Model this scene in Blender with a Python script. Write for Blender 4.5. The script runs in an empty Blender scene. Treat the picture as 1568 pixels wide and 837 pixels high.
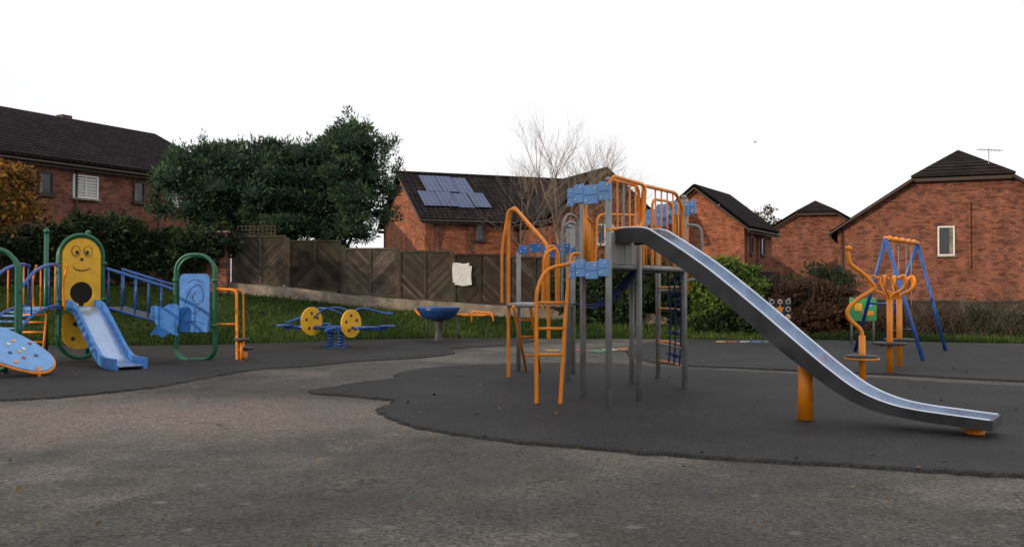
import bpy, bmesh, math, random
import numpy as np
from mathutils import Vector, Matrix
random.seed(7); RNG=np.random.default_rng(11)
sc=bpy.context.scene
COL=sc.collection
V=Vector

# ---------------------------------------------------------------- materials
def nt(name):
    m=bpy.data.materials.new(name); m.use_nodes=True
    n=m.node_tree.nodes; l=m.node_tree.links
    b=n['Principled BSDF']
    return m,n,l,b
def noise(n,l,scale,detail=4,vec=None,rough=.55):
    t=n.new('ShaderNodeTexNoise'); t.inputs['Scale'].default_value=scale; t.inputs['Detail'].default_value=detail
    t.inputs['Roughness'].default_value=rough
    if vec is not None: l.new(vec,t.inputs['Vector'])
    return t.outputs['Fac']
def ramp(n,l,fac,stops):
    r=n.new('ShaderNodeValToRGB'); e=r.color_ramp.elements
    while len(e)<len(stops): e.new(.5)
    for i,(p,c) in enumerate(stops):
        e[i].position=p; e[i].color=(c[0],c[1],c[2],1) if not isinstance(c,(int,float)) else (c,c,c,1)
    l.new(fac,r.inputs['Fac']); return r.outputs['Color']
def mix(n,l,fac,a,b,bt='MIX'):
    m=n.new('ShaderNodeMix'); m.data_type='RGBA'; m.blend_type=bt
    def put(s,x):
        if hasattr(x,'is_linked') or hasattr(x,'links'): l.new(x,s)
        elif isinstance(x,(int,float)): s.default_value=x
        else: s.default_value=(x[0],x[1],x[2],1)
    put(m.inputs[0],fac); put(m.inputs[6],a); put(m.inputs[7],b)
    return m.outputs[2]
def bump(n,l,b,h,strength=.3,dist=.02):
    k=n.new('ShaderNodeBump'); k.inputs['Strength'].default_value=strength; k.inputs['Distance'].default_value=dist
    l.new(h,k.inputs['Height']); l.new(k.outputs['Normal'],b.inputs['Normal'])
def vor(n,l,scale,vec,feature='F1'):
    v=n.new('ShaderNodeTexVoronoi'); v.voronoi_dimensions='2D'; v.feature=feature; v.inputs['Scale'].default_value=scale; l.new(vec,v.inputs['Vector']); return v
def objco(n): return n.new('ShaderNodeTexCoord').outputs['Object']
def geopos(n): return n.new('ShaderNodeNewGeometry').outputs['Position']

def simple(name,c,rough=.45,metal=0,var=.25,scale=6,bs=.05):
    m,n,l,b=nt(name); p=geopos(n)
    f=noise(n,l,scale,4,p)
    lo=[x*(1-var) for x in c]; hi=[min(1,x*(1+var*.5)) for x in c]
    l.new(ramp(n,l,f,[(.3,lo),(.7,hi)]),b.inputs['Base Color'])
    b.inputs['Metallic'].default_value=metal
    l.new(ramp(n,l,f,[(.3,max(.05,rough-.1)),(.75,min(1,rough+.15))]),b.inputs['Roughness'])
    if bs: bump(n,l,b,noise(n,l,60,2,p),bs,.01)
    return m
M={}
M['orange']=simple('orange_paint',(.86,.26,.006),.38,var=.18)
M['yellow']=simple('yellow_panel',(.78,.42,.015),.42,var=.18)
M['blue']=simple('blue_paint',(.02,.085,.32),.35,var=.25)
M['blue2']=simple('blue_panel',(.045,.20,.56),.4,var=.25)
M['blue3']=simple('light_blue_panel',(.16,.36,.70),.4,var=.2)
M['dblue']=simple('dark_blue_paint',(.012,.05,.17),.3,var=.2)
M['green']=simple('green_paint',(.008,.11,.055),.35,var=.2)
M['grey']=simple('galvanised_post',(.27,.27,.26),.5,.15,var=.25)
M['dark']=simple('dark_deck',(.04,.04,.042),.6,var=.3)
M['black']=simple('black_rubber',(.012,.012,.012),.6)
M['steel']=simple('stainless_steel',(.60,.66,.76),.24,1,var=.15,scale=3,bs=.02)
M['steelside']=simple('slide_side_steel',(.05,.05,.053),.5,.15,var=.45,scale=3)
M['slidebed']=simple('pale_blue_bed',(.38,.50,.70),.25,.6,var=.15)
M['rope']=simple('blue_rope',(.01,.025,.12),.8)
M['white']=simple('white_upvc',(.72,.72,.71),.4,var=.1)
M['brown']=simple('brown_frame',(.04,.022,.014),.5)
M['blind']=simple('window_blind',(.6,.6,.58),.7,var=.1)
M['red']=simple('red_paint',(.45,.05,.03),.6)
M['lgreen']=simple('sign_green',(.05,.30,.09),.5)
M['concrete']=simple('concrete',(.24,.20,.155),.9,var=.5,scale=3,bs=.3)
M['bark']=simple('bark',(.06,.043,.03),.95,var=.4,scale=8,bs=.6)
M['twig']=simple('pale_twigs',(.20,.15,.11),.9,var=.3)
m,n,l,b=nt('window_glass'); b.inputs['Base Color'].default_value=(.03,.035,.04,1); b.inputs['Roughness'].default_value=.08; M['glass']=m
bump(n,l,b,noise(n,l,1.5,2,geopos(n)),.05,.05)
m,n,l,b=nt('solar_panel'); p=objco(n)
bk=n.new('ShaderNodeTexBrick'); l.new(p,bk.inputs['Vector']); bk.offset=0
bk.inputs['Scale'].default_value=1; bk.inputs['Brick Width'].default_value=.25; bk.inputs['Row Height'].default_value=.25
bk.inputs['Mortar Size'].default_value=.014; bk.inputs['Color1'].default_value=(.018,.032,.10,1);bk.inputs['Color2'].default_value=(.03,.05,.14,1);bk.inputs['Mortar'].default_value=(.13,.16,.26,1)
l.new(bk.outputs['Color'],b.inputs['Base Color']); b.inputs['Roughness'].default_value=.36; b.inputs['Specular IOR Level'].default_value=.3; M['solar']=m

def leafmat(name,c1,c2,c3,rough=.8):
    m,n,l,b=nt(name)
    a=n.new('ShaderNodeAttribute'); a.attribute_name='var'
    c=ramp(n,l,a.outputs['Fac'],[(.1,c1),(.5,c2),(.95,c3)])
    l.new(c,b.inputs['Base Color']); b.inputs['Roughness'].default_value=rough
    b.inputs['Specular IOR Level'].default_value=.12
    return m
M['conif']=leafmat('conifer_foliage',(.016,.031,.02),(.042,.078,.044),(.11,.16,.085))
M['ivy']=leafmat('ivy_foliage',(.010,.018,.008),(.022,.038,.014),(.06,.075,.03))
M['bushg']=leafmat('green_bush_foliage',(.03,.055,.012),(.075,.125,.025),(.16,.21,.05))
M['bushr']=leafmat('red_bush_foliage',(.025,.012,.008),(.05,.026,.018),(.11,.065,.03))
M['autumn']=leafmat('autumn_foliage',(.06,.045,.015),(.17,.09,.02),(.34,.16,.03))
M['olive']=leafmat('olive_foliage',(.05,.05,.02),(.10,.09,.03),(.22,.17,.06))
M['blade']=leafmat('grass_blades',(.015,.029,.006),(.036,.066,.013),(.10,.125,.038))
M['dead']=leafmat('dead_leaves',(.05,.03,.015),(.12,.07,.03),(.26,.15,.06))

def brickmat(name,c1,c2,c3):
    m,n,l,b=nt(name)
    tc=n.new('ShaderNodeTexCoord'); sp=n.new('ShaderNodeSeparateXYZ'); l.new(tc.outputs['Object'],sp.inputs[0])
    ad=n.new('ShaderNodeMath'); l.new(sp.outputs[0],ad.inputs[0]); l.new(sp.outputs[1],ad.inputs[1])
    cb=n.new('ShaderNodeCombineXYZ'); l.new(ad.outputs[0],cb.inputs[0]); l.new(sp.outputs[2],cb.inputs[1])
    bk=n.new('ShaderNodeTexBrick'); l.new(cb.outputs[0],bk.inputs['Vector'])
    bk.inputs['Scale'].default_value=1; bk.inputs['Brick Width'].default_value=.235; bk.inputs['Row Height'].default_value=.085
    bk.inputs['Mortar Size'].default_value=.011; bk.inputs['Mortar Smooth'].default_value=.2
    for k,cc in (('Color1',c1),('Color2',c2),('Mortar',(.20,.15,.12))): bk.inputs[k].default_value=(*cc,1)
    f=noise(n,l,1.6,7,tc.outputs['Object'],.75)
    mp=n.new('ShaderNodeMapping'); mp.inputs['Scale'].default_value=(4.2,11.8,1); l.new(cb.outputs[0],mp.inputs[0])
    wn=n.new('ShaderNodeTexVoronoi'); wn.inputs['Scale'].default_value=1; wn.inputs['Randomness'].default_value=.7; l.new(mp.outputs[0],wn.inputs['Vector'])
    col=mix(n,l,ramp(n,l,wn.outputs['Color'],[(.58,0),(.75,.7)]),bk.outputs['Color'],c3)
    col=mix(n,l,1,col,ramp(n,l,f,[(.3,.45),(.7,1.35)]),'MULTIPLY')
    l.new(col,b.inputs['Base Color']); b.inputs['Roughness'].default_value=.9; b.inputs['Specular IOR Level'].default_value=.2
    bump(n,l,b,bk.outputs['Fac'],-.4,.01)
    return m
M['brick']=brickmat('red_brick',(.27,.075,.036),(.19,.052,.028),(.085,.033,.026))
M['brick_b']=brickmat('orange_brick',(.42,.125,.05),(.30,.085,.037),(.16,.05,.03))
M['brick_c']=brickmat('dark_brick',(.27,.085,.05),(.19,.06,.037),(.075,.035,.028))

def roofmat(name,c):
    m,n,l,b=nt(name)
    tc=n.new('ShaderNodeTexCoord'); sp=n.new('ShaderNodeSeparateXYZ'); l.new(tc.outputs['Object'],sp.inputs[0])
    cb=n.new('ShaderNodeCombineXYZ')
    l.new(sp.outputs[0],cb.inputs[0]); l.new(sp.outputs[2],cb.inputs[1])
    bk=n.new('ShaderNodeTexBrick'); l.new(cb.outputs[0],bk.inputs['Vector']); bk.inputs['Scale'].default_value=1
    bk.inputs['Brick Width'].default_value=.3; bk.inputs['Row Height'].default_value=.16; bk.inputs['Mortar Size'].default_value=.025; bk.offset=0
    bk.inputs['Color1'].default_value=(*c,1); bk.inputs['Color2'].default_value=(*[x*1.5 for x in c],1); bk.inputs['Mortar'].default_value=(*[x*.25 for x in c],1)
    f=noise(n,l,1.3,6,tc.outputs['Object'],.7)
    col=mix(n,l,1,bk.outputs['Color'],ramp(n,l,f,[(.3,.6),(.7,1.5)]),'MULTIPLY')
    col=mix(n,l,ramp(n,l,noise(n,l,5,6,tc.outputs['Object'],.8),[(.62,0),(.78,.3)]),col,(.06,.06,.035))
    l.new(col,b.inputs['Base Color']); b.inputs['Roughness'].default_value=1
    b.inputs['Specular IOR Level'].default_value=.04
    bump(n,l,b,bk.outputs['Fac'],-.8,.03)
    return m
M['roof']=roofmat('roof_tiles',(.022,.018,.019))

def fencemat():
    m,n,l,b=nt('weathered_wood'); p=geopos(n)
    a=n.new('ShaderNodeAttribute'); a.attribute_name='var'
    c=ramp(n,l,a.outputs['Fac'],[(0,(.028,.022,.017)),(.5,(.055,.043,.034)),(1,(.13,.105,.085))])
    f=noise(n,l,2,6,p,.7); c=mix(n,l,1,c,ramp(n,l,f,[(.3,.5),(.7,1.5)]),'MULTIPLY')
    c=mix(n,l,ramp(n,l,noise(n,l,.9,4,p),[(.52,0),(.7,.6)]),c,(.05,.055,.032))
    l.new(c,b.inputs['Base Color']); b.inputs['Roughness'].default_value=.95; b.inputs['Specular IOR Level'].default_value=.1
    bump(n,l,b,noise(n,l,30,4,p),.4,.01); return m
M['wood']=fencemat()

def asphalt():
    m,n,l,b=nt('old_asphalt'); p=geopos(n)
    big=noise(n,l,.34,4,p,.6); mid=noise(n,l,1.1,6,p,.7); fine=noise(n,l,38,3,p,.7)
    c=ramp(n,l,big,[(.36,(.052,.048,.042)),(.5,(.088,.079,.068)),(.62,(.150,.127,.105))])
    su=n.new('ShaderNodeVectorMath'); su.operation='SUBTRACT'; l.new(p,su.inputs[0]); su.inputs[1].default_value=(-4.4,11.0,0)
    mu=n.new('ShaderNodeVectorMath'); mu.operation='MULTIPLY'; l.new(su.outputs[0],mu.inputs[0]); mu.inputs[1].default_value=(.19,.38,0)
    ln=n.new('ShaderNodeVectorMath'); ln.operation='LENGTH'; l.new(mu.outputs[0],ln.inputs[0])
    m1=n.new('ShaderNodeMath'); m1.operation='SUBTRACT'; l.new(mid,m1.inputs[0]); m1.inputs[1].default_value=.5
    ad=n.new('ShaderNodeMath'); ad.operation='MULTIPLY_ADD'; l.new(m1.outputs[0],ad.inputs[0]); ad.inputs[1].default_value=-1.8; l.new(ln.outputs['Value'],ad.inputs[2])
    sunpatch=ramp(n,l,ad.outputs[0],[(.3,1),(1.05,0)])  # pool of low sunlight painted into the asphalt colour, broken by noise
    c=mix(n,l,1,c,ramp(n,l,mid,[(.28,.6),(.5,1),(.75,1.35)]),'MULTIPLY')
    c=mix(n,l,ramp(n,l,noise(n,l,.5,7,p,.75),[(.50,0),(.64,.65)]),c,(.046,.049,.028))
    c=mix(n,l,mix(n,l,1,sunpatch,(.8,.8,.8),'MULTIPLY'),c,(.235,.18,.145))
    dv=n.new('ShaderNodeVectorMath'); dv.operation='ADD'
    nz=n.new('ShaderNodeTexNoise'); nz.inputs['Scale'].default_value=7; nz.inputs['Detail'].default_value=4; l.new(p,nz.inputs['Vector'])
    sc_=n.new('ShaderNodeVectorMath'); sc_.operation='SCALE'; sc_.inputs['Scale'].default_value=.16; l.new(nz.outputs['Color'],sc_.inputs[0])
    l.new(p,dv.inputs[0]); l.new(sc_.outputs[0],dv.inputs[1])
    vo=vor(n,l,42,p)
    c=mix(n,l,1,c,ramp(n,l,vo.outputs['Color'],[(.1,.5),(.5,1),(.9,1.35),(.99,2.3)]),'MULTIPLY')
    c=mix(n,l,1,c,ramp(n,l,fine,[(.3,.5),(.7,1.5)]),'MULTIPLY')
    v2=vor(n,l,1.3,dv.outputs[0]); hit=ramp(n,l,v2.outputs['Distance'],[(.03,.5),(.08,0)]); acc=ramp(n,l,v2.outputs['Color'],[(.52,0),(.56,1)])
    c=mix(n,l,mix(n,l,1,hit,acc,'MULTIPLY'),c,(.22,.21,.185))
    dw=n.new('ShaderNodeVectorMath'); dw.operation='ADD'; n2=n.new('ShaderNodeTexNoise'); n2.inputs['Scale'].default_value=1.3; n2.inputs['Detail'].default_value=6; l.new(p,n2.inputs['Vector'])
    s2=n.new('ShaderNodeVectorMath'); s2.operation='SCALE'; s2.inputs['Scale'].default_value=1.3; l.new(n2.outputs['Color'],s2.inputs[0]); l.new(p,dw.inputs[0]); l.new(s2.outputs[0],dw.inputs[1])
    v3=vor(n,l,.22,dw.outputs[0],'DISTANCE_TO_EDGE')
    ck=mix(n,l,1,ramp(n,l,v3.outputs['Distance'],[(.0015,.8),(.005,0)]),ramp(n,l,mid,[(.45,0),(.55,1)]),'MULTIPLY')
    c=mix(n,l,ck,c,(.02,.019,.016))
    l.new(c,b.inputs['Base Color']); 
    l.new(ramp(n,l,mid,[(.3,.5),(.7,.95)]),b.inputs['Roughness']); b.inputs['Specular IOR Level'].default_value=.28
    a2=n.new('ShaderNodeMath'); l.new(vo.outputs['Distance'],a2.inputs[0]); l.new(fine,a2.inputs[1])
    bump(n,l,b,a2.outputs[0],.8,.014); return m
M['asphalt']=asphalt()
def rubber():
    m,n,l,b=nt('safety_rubber'); p=geopos(n)
    c=ramp(n,l,noise(n,l,.5,6,p,.65),[(.3,(.016,.0155,.016)),(.7,(.036,.034,.033))])
    vo=vor(n,l,60,p)
    c=mix(n,l,1,c,ramp(n,l,vo.outputs['Color'],[(.1,.5),(.5,1),(.95,1.8)]),'MULTIPLY')
    c=mix(n,l,ramp(n,l,noise(n,l,1.6,7,p,.78),[(.54,0),(.74,.45)]),c,(.062,.057,.05))
    l.new(c,b.inputs['Base Color']); b.inputs['Roughness'].default_value=.75; b.inputs['Specular IOR Level'].default_value=.22
    bump(n,l,b,vo.outputs['Distance'],.5,.008); return m
M['rubber']=rubber()
def grassm():
    m,n,l,b=nt('grass_ground'); p=geopos(n)
    c=ramp(n,l,noise(n,l,.8,6,p,.7),[(.3,(.016,.029,.007)),(.55,(.033,.056,.012)),(.75,(.056,.072,.024))])
    c=mix(n,l,1,c,ramp(n,l,noise(n,l,25,4,p),[(.3,.5),(.7,1.4)]),'MULTIPLY')
    l.new(c,b.inputs['Base Color']); b.inputs['Roughness'].default_value=1; b.inputs['Specular IOR Level'].default_value=.05
    bump(n,l,b,noise(n,l,40,4,p),.8,.03); return m
M['grass']=grassm()

# ---------------------------------------------------------------- helpers
def empty(name,loc,rotz=0,world=True):
    e=bpy.data.objects.new(name,None); e.location=loc; e.rotation_euler=(0,0,rotz); e.empty_display_size=.3
    e['w']=1 if world else 0; COL.objects.link(e); return e
def par(o,E):
    if E is None: return o
    o.parent=E
    if E.get('w'): o.matrix_parent_inverse=Matrix.Translation(V(E.location)).inverted()
    return o
def mesh(name,verts,faces,mat,E=None,smooth=False,bevel=0,solid=0):
    me=bpy.data.meshes.new(name); me.from_pydata([tuple(v) for v in verts],[],faces); me.validate()
    bm=bmesh.new(); bm.from_mesh(me); bmesh.ops.recalc_face_normals(bm,faces=bm.faces); bm.to_mesh(me); bm.free()
    me.materials.append(mat)
    if smooth: me.polygons.foreach_set('use_smooth',[True]*len(me.polygons))
    o=bpy.data.objects.new(name,me); COL.objects.link(o); par(o,E)
    if solid:
        s=o.modifiers.new('s','SOLIDIFY'); s.thickness=solid; s.offset=-1
    if bevel:
        s=o.modifiers.new('b','BEVEL'); s.width=bevel; s.segments=2; s.limit_method='ANGLE'
    return o
def box(name,c,s,mat,E=None,rz=0,bevel=0):
    x,y,z=[a/2 for a in s]; R=Matrix.Rotation(rz,3,'Z'); c=V(c)
    vs=[c+R@V((i*x,j*y,k*z)) for i in(-1,1) for j in(-1,1) for k in(-1,1)]
    f=[(0,1,3,2),(4,6,7,5),(0,4,5,1),(2,3,7,6),(0,2,6,4),(1,5,7,3)]
    return mesh(name,vs,f,mat,E,bevel=bevel)
def catmull(P,n=8,cyclic=False):
    P=[V(p) for p in P]; out=[]; N=len(P)
    rng=range(N if cyclic else N-1)
    for i in rng:
        if cyclic: a,b,c,d=P[(i-1)%N],P[i],P[(i+1)%N],P[(i+2)%N]
        else: a,b,c,d=P[max(i-1,0)],P[i],P[i+1],P[min(i+2,N-1)]
        for k in range(n):
            t=k/n
            out.append(.5*((2*b)+(c-a)*t+(2*a-5*b+4*c-d)*t*t+(3*b-a-3*c+d)*t**3))
    if not cyclic: out.append(P[-1])
    return out
def rounded(P,r=.12,n=6):
    P=[V(p) for p in P]; out=[P[0]]
    for i in range(1,len(P)-1):
        a,b,c=P[i-1],P[i],P[i+1]; rr=min(r,(a-b).length*.48,(c-b).length*.48)
        p=b+(a-b).normalized()*rr; q=b+(c-b).normalized()*rr
        for k in range(n+1):
            t=k/n; out.append((1-t)**2*p+2*t*(1-t)*b+t*t*q)
    out.append(P[-1]); return out
def tube(name,P,r,mat,E=None,cyclic=False):
    cu=bpy.data.curves.new(name,'CURVE'); cu.dimensions='3D'; cu.bevel_depth=r; cu.bevel_resolution=3; cu.use_fill_caps=True
    s=cu.splines.new('POLY'); s.points.add(len(P)-1)
    for i,p in enumerate(P): s.points[i].co=(*p,1)
    s.use_cyclic_u=cyclic; s.use_smooth=True
    cu.materials.append(mat); o=bpy.data.objects.new(name,cu); COL.objects.link(o); return par(o,E)
def cyl(name,a,b,r,mat,E=None,r2=None,n=16):
    a=V(a); b=V(b); r2=r if r2 is None else r2
    q=(b-a).to_track_quat('Z','Y').to_matrix(); vs=[];f=[]
    for k in range(n):
        t=2*math.pi*k/n; d=q@V((math.cos(t),math.sin(t),0)); vs+= [a+d*r,b+d*r2]
    for k in range(n): f.append((2*k,2*((k+1)%n),2*((k+1)%n)+1,2*k+1))
    f.append([2*k for k in range(n)]); f.append([2*k+1 for k in range(n)])
    o=mesh(name,vs,f,mat,E); 
    for p in o.data.polygons:
        if len(p.vertices)==4: p.use_smooth=True
    return o
def lathe(name,c,prof,mat,E=None,n=32,axis=(0,0,1)):
    c=V(c); q=V(axis).to_track_quat('Z','Y').to_matrix(); vs=[];f=[];m=len(prof)
    for k in range(n):
        t=2*math.pi*k/n
        for (r,z) in prof: vs.append(c+q@V((r*math.cos(t),r*math.sin(t),z)))
    for k in range(n):
        for j in range(m-1):
            a=k*m+j; b2=((k+1)%n)*m+j; f.append((a,b2,b2+1,a+1))
    f.append([k*m for k in range(n)]); f.append([k*m+m-1 for k in range(n)])
    return mesh(name,vs,f,mat,E,smooth=True)
def panel(name,O,xd,zd,outline,th,mat,E=None,bevel=0,off=0):
    O=V(O);xd=V(xd).normalized();zd=V(zd).normalized();nn=xd.cross(zd).normalized(); N=len(outline)
    A=[O+xd*x+zd*z+nn*(off+th/2) for x,z in outline]; B=[O+xd*x+zd*z+nn*(off-th/2) for x,z in outline]
    f=[list(range(N)),list(range(2*N-1,N-1,-1))]+[(i,(i+1)%N,N+(i+1)%N,N+i) for i in range(N)]
    return mesh(name,A+B,f,mat,E,bevel=bevel)
def ell(cx,cz,rx,rz,n=20): return [(cx+rx*math.cos(2*math.pi*k/n),cz+rz*math.sin(2*math.pi*k/n)) for k in range(n)]
def stad(w,z0,z1,rt,rb,n=8):
    pts=[]
    h=w/2
    for k in range(n+1):
        t=math.pi/2*k/n; pts.append((h-rt+rt*math.cos(t) , z1-rt+rt*math.sin(t)))
    for k in range(n+1):
        t=math.pi/2*k/n; pts.append((-h+rt-rt*math.sin(t), z1-rt+rt*math.cos(t)))
    for k in range(n+1):
        t=math.pi/2*k/n; pts.append((-h+rb-rb*math.cos(t), z0+rb-rb*math.sin(t)))
    for k in range(n+1):
        t=math.pi/2*k/n; pts.append((h-rb+rb*math.sin(t), z0+rb-rb*math.cos(t)))
    out=[]
    for p in pts:
        if not out or abs(p[0]-out[-1][0])+abs(p[1]-out[-1][1])>1e-4: out.append(p)
    if abs(out[0][0]-out[-1][0])+abs(out[0][1]-out[-1][1])<1e-4: out.pop()
    return out
def quads_mesh(name,verts,var,mat,E=None,k=4):
    N=len(verts); vv=verts.reshape(-1,3); fv=np.repeat(var,k)
    me=bpy.data.meshes.new(name); me.vertices.add(N*k); me.vertices.foreach_set('co',vv.ravel().astype(np.float32))
    me.loops.add(N*k); me.loops.foreach_set('vertex_index',np.arange(N*k,dtype=np.int32))
    me.polygons.add(N); me.polygons.foreach_set('loop_start',np.arange(0,N*k,k,dtype=np.int32))
    me.polygons.foreach_set('loop_total',np.full(N,k,dtype=np.int32))
    me.update(); me.validate()
    a=me.attributes.new('var','FLOAT','POINT'); a.data.foreach_set('value',fv.astype(np.float32))
    me.materials.append(mat); o=bpy.data.objects.new(name,me); COL.objects.link(o); return par(o,E)
def unit(a): return a/np.maximum(np.linalg.norm(a,axis=-1,keepdims=True),1e-6)
def foliage(name,clumps,n,size,mat,E=None,aspect=.6,up=0.2,core=True,hollow=.7,out=.7):
    C=np.array(clumps); K=len(C); idx=np.repeat(np.arange(K),n); N=len(idx)
    d=unit(RNG.normal(size=(N,3))); rad=hollow+(1.12-hollow)*RNG.random(N)**.7
    lump=1+.18*np.sin(d[:,0]*5+idx)+.15*np.cos(d[:,2]*7+idx*2)
    P=C[idx,:3]+d*C[idx,3:6]*(rad*lump)[:,None]
    t=unit(d+RNG.normal(size=(N,3))*out+np.array([0,0,up])); s=unit(np.cross(t,RNG.normal(size=(N,3))))
    L=size*(.6+.9*RNG.random(N))[:,None]; W=L*aspect
    q=np.stack([P-s*W*.5,P+t*L*.5-s*W*.35,P+t*L,P+s*W*.5+t*L*.3],1)
    cv=RNG.random(K)
    var=np.clip(.45*cv[idx]+.45*RNG.random(N)+.15*d[:,2]*.5,0,1)
    o=quads_mesh(name,q,var,mat,E)
    if core:
        vs=[];fs=[]
        bm=bmesh.new(); bmesh.ops.create_icosphere(bm,subdivisions=2,radius=1); bv=np.array([v.co[:] for v in bm.verts]); bf=[[v.index for v in f.verts] for f in bm.faces]; bm.free()
        for c in C:
            w=bv*c[3:6]*(hollow*.92)*(1+RNG.normal(size=(len(bv),1))*.09)+c[:3]
            o0=len(vs); vs+=w.tolist(); fs+=[[i+o0 for i in f] for f in bf]
        k=mesh(name+'_core',vs,fs,mat,E)
    return o
class Tw:
    def __init__(s): s.v=[];s.f=[]
    def seg(s,a,b,r0,r1,n=6):
        a=V(a);b=V(b); q=(b-a).to_track_quat('Z','Y').to_matrix(); o=len(s.v)
        for k in range(n):
            t=2*math.pi*k/n; d=q@V((math.cos(t),math.sin(t),0)); s.v+= [a+d*r0,b+d*r1]
        for k in range(n): s.f.append((o+2*k,o+2*((k+1)%n),o+2*((k+1)%n)+1,o+2*k+1))
def branch(T,p,d,L,r,depth,spread=.5,upb=.15,n=6,kids=3,jit=.1,rk=.6):
    m=p; segs=3
    for i in range(segs):
        d=(d+V((random.gauss(0,jit),random.gauss(0,jit),random.gauss(0,.06)+upb*.3))).normalized()
        q=m+d*L/segs; r1=r*.84; T.seg(m,q,r,r1,n); 
        if depth>0 and i>0:
            for _ in range(kids-1 if i==1 else kids):
                dd=(d+V((random.gauss(0,spread),random.gauss(0,spread),random.gauss(0,spread*.6)+upb))).normalized()
                branch(T,q,dd,L*random.uniform(.5,.78),r1*rk,depth-1,spread,upb,3 if depth<3 else 5,kids,jit,rk)
        m=q; r=r1

# ---------------------------------------------------------------- ground
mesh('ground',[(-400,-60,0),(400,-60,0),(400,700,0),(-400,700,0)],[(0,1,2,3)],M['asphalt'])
def blob(name,P,mat,z=.035,n=8,jit=.022):
    P=catmull([(x,y,0) for x,y in P],n,True)
    P=[V((p.x+random.gauss(0,jit),p.y+random.gauss(0,jit),0)) for p in P]
    P=catmull(P,2,True); N=len(P)
    A=sum(((P[i].x*P[(i+1)%N].y-P[(i+1)%N].x*P[i].y) for i in range(N)))
    if A<0: P.reverse()
    top=[];low=[]
    for i,p in enumerate(P):
        t=(P[(i+1)%N]-P[i-1]).normalized(); nn=V((t.y,-t.x,0))
        top.append(V((p.x,p.y,z))); low.append(p+nn*.06+V((0,0,-.004)))
    mid=[t+(l-t)*.5+V((0,0,z*.3)) for t,l in zip(top,low)]
    f=[list(range(N))]+[(i,(i+1)%N,N+(i+1)%N,N+i) for i in range(N)]+[(N+i,N+(i+1)%N,2*N+(i+1)%N,2*N+i) for i in range(N)]
    return mesh(name,top+mid+low,f,mat)
blob('rubber_surface',[(12,6.2),(7,7.1),(4.22,7.5),(3.43,7.75),(1.88,8.3),(.73,8.8),(-.16,9.3),(-.97,10.05),(-1.43,10.85),(-1.66,11.6),(-1.55,12.4),(-2.2,12.95),(-2.95,13.5),(-2.5,14.6),(-1.95,15.6),(-1.95,16.6),(-.83,18.0),(1.5,18.5),(3.2,17.4),(4.36,16.5),(6.27,15.3),(8,14.1),(14,11.5)],M['rubber'])
blob('rubber_surface',[(3.2,18.3),(4.6,17.4),(6.8,16.1),(8.6,14.9),(14,12.6),(24,14),(22,23),(14,24.6),(9,26.5),(5,26.6),(3.2,24),(2.7,20.5)],M['rubber'])
blob('rubber_surface',[(-20,12.2),(-9,12.3),(-7.06,12.5),(-6.35,12.9),(-5.9,13.5),(-5.5,14.3),(-5.25,15.6),(-4.8,17.2),(-3.9,18.1),(-3.1,19.3),(-2.1,20.0),(-1.4,21.4),(-1.5,23),(-.1,24.6),(.6,26.5),(-.5,28.2),(-4,27.5),(-7.2,24.7),(-10,23.9),(-20,23.4)],M['rubber'])
EX=[-60,-13.3,-10,-7,-3.65,0,5,14,30,60]; EY=[23.2,23.8,24.1,24.9,27.0,27.8,27.6,25.2,24.6,24.6]
HX=[-60,-12,-9.5,-7.4,-5.5,-3.6,-.5,3,8,20,60]; HZ=[1.8,1.6,1.35,1.2,.95,.8,.6,.4,.15,.08,.08]
FY=30.5
def gz(x,y):
    ye=np.interp(x,EX,EY); h=np.interp(x,HX,HZ); yb=FY if x>-9.5 else max(ye+3,FY-(-9.5-x)*.42)
    t=min(1,max(0,(y-ye)/(yb-ye))); return .035+h*(t*t*(3-2*t)*.6+.4*t)
xs=list(np.arange(-60,60.1,.6)); rows=[0,.04,.12,.2,.3,.4,.5,.6,.7,.8,.9,1,1.4,3,20,120]
vs=[];fs=[]
for r in rows:
    for x in xs:
        ye=float(np.interp(x,EX,EY))+.12*math.sin(x*2.3)+.07*math.sin(x*5.1); y=ye+r*6.5
        vs.append((x,y,gz(x,y) + (-.06 if r==0 else 0)+random.gauss(0,.012)))
nx=len(xs)
for j in range(len(rows)-1):
    for i in range(nx-1): fs.append((j*nx+i,j*nx+i+1,(j+1)*nx+i+1,(j+1)*nx+i))
gb=mesh('grass_bank',vs,fs,M['grass'],smooth=True)
N=60000; X=RNG.uniform(-20,22,N); YE=np.interp(X,EX,EY)+.12*np.sin(X*2.3)+.07*np.sin(X*5.1); Y=YE+RNG.random(N)**1.3*6.3-.05
Z=np.array([gz(a,b) for a,b in zip(X,Y)]); P=np.stack([X,Y,Z-.01],1)
a=RNG.uniform(0,6.28,N); s=np.stack([np.cos(a),np.sin(a),0*a],1)*.018; h=(.04+.10*RNG.random(N))[:,None]
tip=P+np.array([0,0,1])*h+RNG.normal(size=(N,3))*.03
quads_mesh('blades',np.stack([P-s,P+s,tip],1),np.clip(RNG.random(N)*.7+.3*np.sin(X*.9+Y),0,1),M['blade'],gb,k=3)
N=420; X=RNG.uniform(-9,10,N); Y=RNG.uniform(5,24,N); P=np.stack([X,Y,0*X+.042],1); a=RNG.uniform(0,6.28,N)
s=np.stack([np.cos(a),np.sin(a),RNG.normal(size=N)*.2],1)*(.010+.018*RNG.random(N))[:,None]; t=np.stack([-np.sin(a),np.cos(a),RNG.normal(size=N)*.3],1)*(.016+.022*RNG.random(N))[:,None]
quads_mesh('fallen_leaves',np.stack([P-t,P+s*.8,P+t,P-s],1),RNG.random(N),M['dead'])
def paint(E,name,pts,mat,z=.006): return mesh(name,[(x,y,z) for x,y in pts],[list(range(len(pts)))],mat,E)
mk=empty('playground_marking',(2.6,22,0))
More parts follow.
